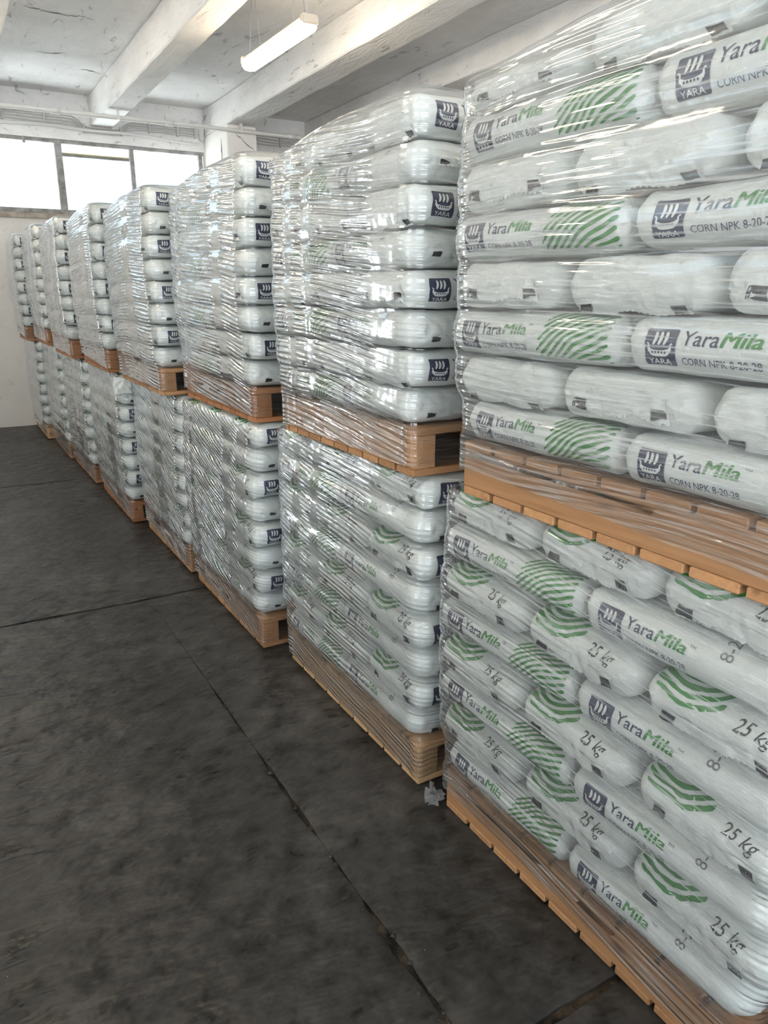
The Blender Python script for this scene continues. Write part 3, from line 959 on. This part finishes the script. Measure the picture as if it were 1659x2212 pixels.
def pallet(x, y, z, L, m, label, group):
    t = tag(empty('wooden_pallet', (x, y, z)), label, 'pallet', group)
    nb = 9
    pitch = L / nb
    for k in range(nb):
        wd = pitch - (.013 if k not in (0, nb - 1) else .010)
        o = part('bottom_board', board(PD, round(wd, 3), BT, m), t)
        o.location = (0, k * pitch + (pitch - wd if k == nb - 1 else 0 if k == 0 else (pitch - wd) / 2), 0)
        o = part('top_board', board(PD, round(wd, 3), BT, m), t)
        o.location = (0, k * pitch + (pitch - wd if k == nb - 1 else 0 if k == 0 else (pitch - wd) / 2), PH - BT)
    for sx in (0.0, PD / 2 - .04, PD - .08):
        o = part('stringer', board(round(L, 3), .08, PH - 2 * BT - .001, m), t)
        o.rotation_euler = (0, 0, PI / 2)
        o.location = (sx + .08, 0, BT + .0005)
    return t

# ------------------------------------------------------------------ one load: bags and film
COLN = ['first', 'second', 'third', 'fourth', 'fifth', 'sixth', 'seventh', 'eighth']
LAYN = ['bottom', 'second', 'third', 'fourth', 'fifth', 'sixth', 'seventh', 'top']

def add_bag(v, x, y, zc, rz, sy, sz, kind, printed, ends, label, group, tilt):
    d = V[v]
    o = bpy.data.objects.new('fertilizer_bag', d['body']); C.objects.link(o)
    o.location = (x, y, zc); o.rotation_euler = (tilt[0], tilt[1], rz)
    o.scale = (sy if kind == 'A' else 1.0, 1.0 if kind == 'A' else sy, sz)
    tag(o, label, 'bag', group)
    if printed:
        part('logo', d['logo'], o); part('lettering', d['lettering'], o); part('grade_text', d['grade'], o)
        part('green_print' if printed == 'green' else 'batch_code', d['green_print' if printed == 'green' else 'batch_code'], o)
    for nm in ends:
        f = part('seam_flap', d['flap_' + nm], o); part('bar_mark', d['mark_' + nm], f); part('bar_mark', d['mark2_' + nm], f)
    if kind == 'B' and group.startswith('bags of the lower'):
        part('weight_print', d['weight'], o); part('arc_print', d['arcs'], o)
        if ends: part('care_symbols', d['symbols'], o)['kind'] = 'stuff'
    return o

def load(ci, upper, x, y, z, L, ztop, ovf, seed):
    """x,y: near aisle corner of the pallet, z: pallet top; ovf: per-layer overhang towards the aisle"""
    rr = random.Random(seed)
    word = 'upper' if upper else 'lower'
    grp = 'bags of the %s loads' % word
    pz = (ztop - z) / 8.0
    ovn, ovfar = [], []
    for k in range(8):
        A = k % 2 == 0
        n_ = rr.uniform(.012, .026); f_ = rr.uniform(.035, .055)
        if k == 0: n_, f_ = -.012, .0
        ovn.append(n_); ovfar.append(f_)
        tot = L + n_ + f_
        zc = z + pz * (k + .5)
        sz = (pz - .0006) / BH * .968
        y0 = y - n_
        if A:
            w = tot / 2
            for q in (0, 1):                      # q=0 near bag, 1 far bag
                yc = y0 + w * (q + .5); sy = (w - .009) / BL
                lab = 'printed white bag, %s half of %s layer, %s load, %s column from camera' % (('near', 'far')[q], LAYN[k], word, COLN[ci])
                add_bag(rr.randrange(3) + (0 if q else 9), x - ovf[k] + BW / 2 + rr.uniform(0, .006), yc, zc, -PI / 2 + rr.uniform(-.004, .004), sy, sz, 'A', 'green' if q else 'code', ['p'] if q == 0 else [], lab, grp, (0, rr.uniform(-.002, .002)))
            w3 = tot / 3
            for q in range(3):
                back_bag(Matrix.Translation((x - ovf[k] + BW + .02 + BL * .47, y0 + w3 * (q + .5), zc)) @ Matrix.Diagonal((.94, (w3 - .012) / BW, sz * .98, 1)))
        else:
            w = tot / 3
            for q in range(3):                    # q=0 near end
                yc = y0 + w * (q + .5); sy = (w - .010) / BW
                szq, zq = sz, zc
                if k == 7 and upper and q: szq = sz * (.90, .64)[q - 1]; zq = zc - (sz - szq) * BH / 2
                lab = 'white bag end, %s of three in %s layer, %s load, %s column from camera' % (('near', 'middle', 'far')[q], LAYN[k], word, COLN[ci])
                add_bag(rr.randrange(3) + (3 if upper else 6), x - ovf[k] + BL / 2 + rr.uniform(0, .008), yc, zq, rr.uniform(-.004, .004), sy, szq, 'B', 'code' if q == 0 else None, ['m'], lab, grp, (rr.uniform(-.002, .002), 0))
            w2 = tot / 2
            for q in range(2 if not (k == 7 and upper) else 1):
                back_bag(Matrix.Translation((x - ovf[k] + BL + .02 + BW * .46, y0 + w2 * (q + .5), zc)) @ Matrix.Rotation(-PI / 2, 4, 'Z') @ Matrix.Diagonal(((w2 - .012) / BL, .92, sz * .98, 1)))
    return ovn, ovfar, pz

def film(ci, upper, x, y, zpb, z, L, ztop, ovf, ovn, ovfar, pz, seed, fine, P):
    rr = random.Random(seed * 3 + 1)
    depth = PD
    nzo = Vector((seed * 3.1, seed * 1.7, 0))
    # perimeter: back-far -> far end -> front -> near end -> back
    path = []          # x, y, nx, ny, face weights (f, n, far, back)
    st_ = fine
    rc = .040
    def seg(a, b_, nr, k):
        m_ = max(1, int((Vector(b_) - Vector(a)).length / k))
        for i in range(m_):
            t = i / m_
            path.append((a[0] + (b_[0] - a[0]) * t, a[1] + (b_[1] - a[1]) * t, nr[0], nr[1]))
    def corner(cx_, cy_, a0, a1):
        for i in range(6):
            a = math.radians(a0 + (a1 - a0) * i / 6)
            path.append((cx_ + rc * math.cos(a), cy_ + rc * math.sin(a), math.cos(a), math.sin(a)))
    X0, X1, Y0, Y1 = x, x + depth, y, y + L
    corner(X1 - rc, Y1 - rc, 0, 90)
    seg((X1 - rc, Y1), (X0 + rc, Y1), (0, 1), .06)
    corner(X0 + rc, Y1 - rc, 90, 180)
    i_f0 = len(path)
    seg((X0, Y1 - rc), (X0, Y0 + rc), (-1, 0), st_)
    i_f1 = len(path)
    corner(X0 + rc, Y0 + rc, 180, 270)
    seg((X0 + rc, Y0), (X1 - rc, Y0), (0, -1), st_ * 1.3)
    i_n1 = len(path)
    corner(X1 - rc, Y0 + rc, 270, 360)
    seg((X1, Y0 + rc), (X1, Y1 - rc), (1, 0), .15)
    NP = len(path)
    def ovz(ov, zz):
        k = (zz - z) / pz - .5
        if k <= 0: a = ov[0]
        elif k >= 7: a = ov[7]
        else:
            i = int(k); t = k - i; t = t * t * (3 - 2 * t); a = ov[i] * (1 - t) + ov[i + 1] * t
        tt = ((zz - z) / pz) % 1.0
        dip = .008 * abs(2 * tt - 1) ** 3.5 if z + .02 < zz < ztop - pz * .5 else 0
        return a + .013 - dip
    # rows
    rows = []          # (kind, z, inset)
    z0 = zpb + P.get('lift', .03)
    zz = z0
    zsh = ztop - pz * .5
    while zz < zsh:
        rows.append((zz, 0.0)); zz += st_ * .8
    for k in range(0, 8 if upper else 5):
        a = PI / 2 * k / 7 * .98
        rows.append((zsh + (pz * .5 + .008) * math.sin(a), (pz * (.30 if upper else .42)) * (1 - math.cos(a)) ** 1.4))
    if upper:
        for ins in (.09, .16, .26, .38, .47):
            rows.append((ztop + .010, ins))
    s_acc = [0.0]
    for i in range(1, NP):
        s_acc.append(s_acc[-1] + math.hypot(path[i][0] - path[i - 1][0], path[i][1] - path[i - 1][1]))
    s0 = s_acc[i_f0]
    vs, uvs, wr_, hz_ = [], [], [], []
    cxm, cym = (X0 + X1) / 2, (Y0 + Y1) / 2
    for j, (zr, ins) in enumerate(rows):
        for i, (px_, py_, nx_, ny_) in enumerate(path):
            wf = max(0, -nx_) ** 2; wn_ = max(0, -ny_) ** 2; wa = max(0, ny_) ** 2; wbk = max(0, nx_) ** 2
            off = wf * ovz(ovf, zr) + wn_ * ovz(ovn, zr) + wa * ovz(ovfar, zr) + wbk * .012
            if zr < z + .045:                       # over the pallet
                t = max(0.0, min(1.0, (z + .045 - zr) / .040)); t = t * t * (3 - 2 * t)
                off = off * (1 - t) + .008 * t
                off += t * .55 * rc * min(1, 4 * nx_ * nx_ * ny_ * ny_)
            fr_ = (py_ - Y0) / L
            zq = zr
            # lower edge runs slantwise along the aisle face
            if j < 6:
                tgt = zpb + P.get('lift', .03) + P.get('slant', 0.0) * max(0, min(1, fr_)) + .008 * noise.noise(Vector((px_ * 6, py_ * 6, seed)))
                zq = tgt + (zr - z0) * 1.0 if tgt + (zr - z0) < z + .01 else zr
                zq = max(zq, zr)
            if upper and zq > zsh: zq -= (zq - zsh) / (pz * .5) * .036 * max(0.0, min(1.0, (fr_ - .50) / .45)) ** 1.5
            if upper and zq > zsh: off -= .014 * (zq - zsh) / (pz * .5) * wa
            off += .0035 * (1 + noise.noise(Vector((px_ * 7, py_ * 7, zr * 7)) + nzo)) * (1 if zr > z else .3)
            qx, qy = px_ + nx_ * off, py_ + ny_ * off
            if ins:
                qx = cxm + (qx - cxm) * (1 - ins / (abs(X1 - X0) / 2)); qy = cym + (qy - cym) * (1 - ins / (L / 2))
                if upper and ins > .06: zq = zr - .036 * max(0.0, min(1.0, ((qy - Y0) / L - .50) / .45)) ** 1.5 + .012 * max(0, noise.noise(Vector((qx * 5, qy * 5, seed)))) + .004
            vs.append((qx, qy, zq))
            u = s_acc[i] - s0
            uvs.append((u + seed * 3.7, zq + P.get('tilt', .1) * u + .05 * noise.noise(Vector((u * 1.2, zq * 1.5, seed)))))
            # wrinkles: lively on the aisle face, nearly none on the near end
            wv = 0.0
            if i_f0 - 6 <= i <= i_f1:
                ff = u / L
                wv = P['w']
                for c_, hw in P['bands']:
                    dd = abs(ff - c_ - .02 * noise.noise(Vector((0, zq * 4, seed + c_ * 9))))
                    wv *= max(0.04, min(1.0, (dd - hw * .6) / (hw * .5 + .01)))
                if ff > P.get('smooth_from', 2): wv *= max(.06, 1 - (ff - P['smooth_from']) * 14)
                hv = P['h']
            else:
                dn = (path[i][0] - X0)
                wv = P['we'] * (1.0 if dn > .12 else 1.6); hv = P['he']
                if i < i_f0: wv = P['w'] * .8; hv = P['h']
            if zr < z: wv = max(wv, .55 if i <= i_f1 else .22); hv = max(hv, .07) if i <= i_f1 else .05
            if zr > zsh: wv = max(wv, .30)
            wr_.append(wv); hz_.append(hv)
    fs = []
    for j in range(len(rows) - 1):
        for i in range(NP):
            a, c_ = j * NP + i, j * NP + (i + 1) % NP
            fs.append((a, c_, c_ + NP, a + NP))
    if upper:
        fs.append(tuple((len(rows) - 1) * NP + i for i in range(NP)))
    me = mesh('stretch_wrap', vs, fs, True)
    ul = me.uv_layers.new(name='UVMap')
    li = np.empty(len(me.loops), dtype=np.int32); me.loops.foreach_get('vertex_index', li)
    ul.data.foreach_set('uv', np.array(uvs, dtype=np.float32)[li].ravel())
    for nm, dat in (('wrinkle', wr_), ('haze', hz_)):
        at = me.attributes.new(nm, 'FLOAT', 'POINT'); at.data.foreach_set('value', np.array(dat, dtype=np.float32))
    word = 'upper' if upper else 'lower'
    o = link('stretch_wrap', me, M_FILM)
    tag(o, 'clear wrinkled stretch film round the %s load of the %s column from camera' % (word, COLN[ci]), 'plastic film', 'stretch film on the %s loads' % word)
    return o

# columns: lower (x, y near, length), upper (x, y near, length, z of pallet underside, z of load top)
COLS = [
    ((1.205, 0.600, 1.070), (1.170, 0.500, 1.080, 1.080, 2.125)),
    ((1.182, 1.804, 1.065), (1.150, 1.804, 0.950, 1.078, 2.115)),
    ((1.104, 3.023, 1.035), (1.120, 3.023, 1.030, 1.067, 2.135)),
    ((1.097, 4.183, 1.050), (1.019, 4.183, 1.060, 1.062, 2.140)),
    ((1.025, 5.407, 1.125), (0.961, 5.407, 0.965, 1.087, 2.170)),
    ((1.001, 6.783, 1.100), (0.927, 6.783, 1.010, 1.086, 2.200)),
    ((0.970, 8.013, 1.160), (0.888, 8.013, 0.920, 1.128, 2.230)),
    ((0.907, 9.286, 1.140), (0.822, 9.286, 0.800, 1.113, 2.225)),
]
WOODS_L = [M_WOOD_O, M_WOOD_T, M_WOOD_O, M_WOOD_O, M_WOOD_R, M_WOOD_R, M_WOOD_O, M_WOOD_T]
WOODS_U = [M_WOOD_O, M_WOOD_O, M_WOOD_R, M_WOOD_O, M_WOOD_R, M_WOOD_R, M_WOOD_R, M_WOOD_O]
WNAME = {M_WOOD_O.name: 'orange-brown', M_WOOD_R.name: 'reddish', M_WOOD_T.name: 'pale tan'}
rf = random.Random(21)
for ci, (lo, up) in enumerate(COLS):
    far = ci >= 4
    for upper in (False, True):
        if upper:
            x, y, L, zb, zt = up; m = WOODS_U[ci]
        else:
            x, y, L = lo; zb = 0.0; zt = up[3] - .002; m = WOODS_L[ci]
        word = 'upper' if upper else 'lower'
        pallet(x, y, zb, L, m, '%s wooden pallet under the %s load of the %s column from camera' % (WNAME[m.name], word, COLN[ci]), 'pallets of the %s loads' % word)
        ovf = []
        for k in range(8):
            a = .022 * math.sin(PI * (k + .6) / 8.2) + rf.uniform(-.004, .006)
            if upper: a += .006
            if k == 0: a = .013
            if k == 1: a = max(.012, a * .8)
            ovf.append(a)
        if not upper: ovf[7] = min(ovf[7], .005)
        sd = ci * 2 + upper + 1
        ovn, ovfar, pz = load(ci, upper, x, y, zb + PH + .001, L, zt, ovf, sd)
        P = dict(w=1.0, h=.36, we=.30, he=.04, bands=[(.14, .035), (.36, .018)], tilt=rf.uniform(-.04, .10), slant=rf.uniform(.0, .05), lift=.03)
        if ci == 0:
            P.update(w=.5, h=.26, bands=[(.17, .05)], smooth_from=.40, slant=.03, lift=.045 if upper else .05, tilt=.0 if upper else .06)
        elif ci == 1:
            P.update(bands=[(.13, .035), (.30, .035)], smooth_from=.72, slant=.0)
            if not upper: P.update(w=.7, h=.30, tilt=.10, smooth_from=.66)
        elif ci == 2:
            P.update(bands=[(.12, .03), (.68, .07)], we=.3)
            if not upper: P.update(tilt=.30, smooth_from=.75)
        elif ci in (3, 4):
            P.update(bands=[(.55 + .1 * (ci - 3), .10)], we=.3, h=.42)
            if not upper: P.update(tilt=.24)
        else:
            P.update(bands=[(.62, .09)], we=.25, h=.45)
            if not upper and ci >= 6: P.update(w=.25, h=.35)
        fine = .013 if ci < 3 else .018
        film(ci, upper, x, y, zb, zb + PH, L, zt, ovf, ovn, ovfar, pz, sd, fine, P)

bb = mesh('fertilizer_bags', back_v, back_f, True)
tag(link('fertilizer_bags', bb, M_BAG), 'white bags stacked out of sight behind the front rows of the loads', 'bags', kind='stuff')

# ------------------------------------------------------------------ small things
rs = random.Random(5)
def scrap(loc, sx, sy, label, seed):
    vs, fs = [], []
    n_ = 14
    for j in range(n_ + 1):
        for i in range(n_ + 1):
            u, w = i / n_ - .5, j / n_ - .5
            q = noise.noise_vector(Vector((u * 4, w * 4, seed)))
            vs.append((u * sx + q.x * .02, w * sy + q.y * .02, max(.001, .012 + (.5 + w) * sy * .6 * max(0, q.z + .3) + q.z * .012)))
    for j in range(n_):
        for i in range(n_):
            a = j * (n_ + 1) + i; fs.append((a, a + 1, a + n_ + 2, a + n_ + 1))
    me = mesh('film_scrap', vs, fs, True)
    ul = me.uv_layers.new(name='UVMap')
    for nm, val in (('wrinkle', .6), ('haze', .45)):
        at = me.attributes.new(nm, 'FLOAT', 'POINT'); at.data.foreach_set('value', np.full(len(vs), val, dtype=np.float32))
    tag(link('film_scrap', me, M_FILM, None, loc, .5), label, 'plastic scrap')
scrap((1.19, 1.715, -.002), .08, .055, 'torn scrap of clear film on the floor between the two front pallets', 4)

def crumpled(name, loc, sx, sz, thick, m, label, cat, seed, rz=0.0):
    bm = bmesh.new()
    bmesh.ops.create_grid(bm, x_segments=16, y_segments=16, size=.5)
    geo = bmesh.ops.extrude_face_region(bm, geom=list(bm.faces))
    top = set(q for q in geo['geom'] if isinstance(q, bmesh.types.BMVert))
    for q in bm.verts:
        u, w = q.co.x, q.co.y
        k = math.sqrt(max(0, 1 - (2 * u) ** 4)) * math.sqrt(max(0, 1 - (2 * w) ** 4))
        d = (thick * .5 * k + .001) * (1 if q in top else -1)
        nz = noise.noise_vector(Vector((u * 4, w * 4, seed)))
        q.co = Vector((u * sx + nz.x * .012, d + nz.y * thick * .5, w * sz + nz.z * .012))
    me = bpy.data.meshes.new(name); bm.normal_update(); bm.to_mesh(me); bm.free()
    me.polygons.foreach_set('use_smooth', [True] * len(me.polygons))
    tag(link(name, me, m, None, loc, rz), label, cat)

crumpled('empty_sack', (1.035, 5.336, 1.0), .13, .12, .022, M_BAG, 'crumpled white sack end poking out between two lower loads of far columns', 'sack', 3)
# loose cover sheet lying on the first upper load, its rim turned down
vs, fs = [], []
nx_, ny_ = 16, 20
for j in range(ny_ + 1):
    for i in range(nx_ + 1):
        u, w = i / nx_, j / ny_
        e = min(u, 1 - u, w, 1 - w)
        vs.append((1.30 + .66 * u, .56 + .90 * w, 2.150 + .036 * min(1, e * 14) ** .6 + .006 * noise.noise(Vector((u * 4, w * 5, 3)))))
for j in range(ny_):
    for i in range(nx_):
        a = j * (nx_ + 1) + i; fs.append((a, a + 1, a + nx_ + 2, a + nx_ + 1))
me = mesh('cover_sheet', vs, fs, True)
me.uv_layers.new(name='UVMap')
for nm, val in (('wrinkle', .3), ('haze', .42)):
    at = me.attributes.new(nm, 'FLOAT', 'POINT'); at.data.foreach_set('value', np.full(len(vs), val, dtype=np.float32))
tag(link('cover_sheet', me, M_FILM), 'milky plastic cover sheet lying on top of the first upper load', 'plastic sheet')

# chips and crumbs lying in the worn crack
dv, df = [], []
rs2 = random.Random(3)
for k in range(70):
    y = 0.95 + 2.0 * rs2.random() ** 1.6
    r_ = rs2.uniform(.002, .006) if k > 9 else rs2.uniform(.005, .009)
    c_ = Vector((.785 + rs2.gauss(0, .022), y, -.009 + r_ * .4))
    base = len(dv)
    for q in ((1, 0, 0), (-1, 0, 0), (0, 1, 0), (0, -1, 0), (0, 0, .5), (0, 0, -.5)):
        dv.append(c_ + Vector(q) * r_ * rs2.uniform(.7, 1.5))
    for f in ((0, 2, 4), (2, 1, 4), (1, 3, 4), (3, 0, 4), (2, 0, 5), (1, 2, 5), (3, 1, 5), (0, 3, 5)):
        df.append([base + a for a in f])
tag(link('concrete_crumbs', mesh('concrete_crumbs', dv, df), M_FLOOR), 'concrete crumbs lying in the long worn floor crack', 'rubble', kind='stuff')
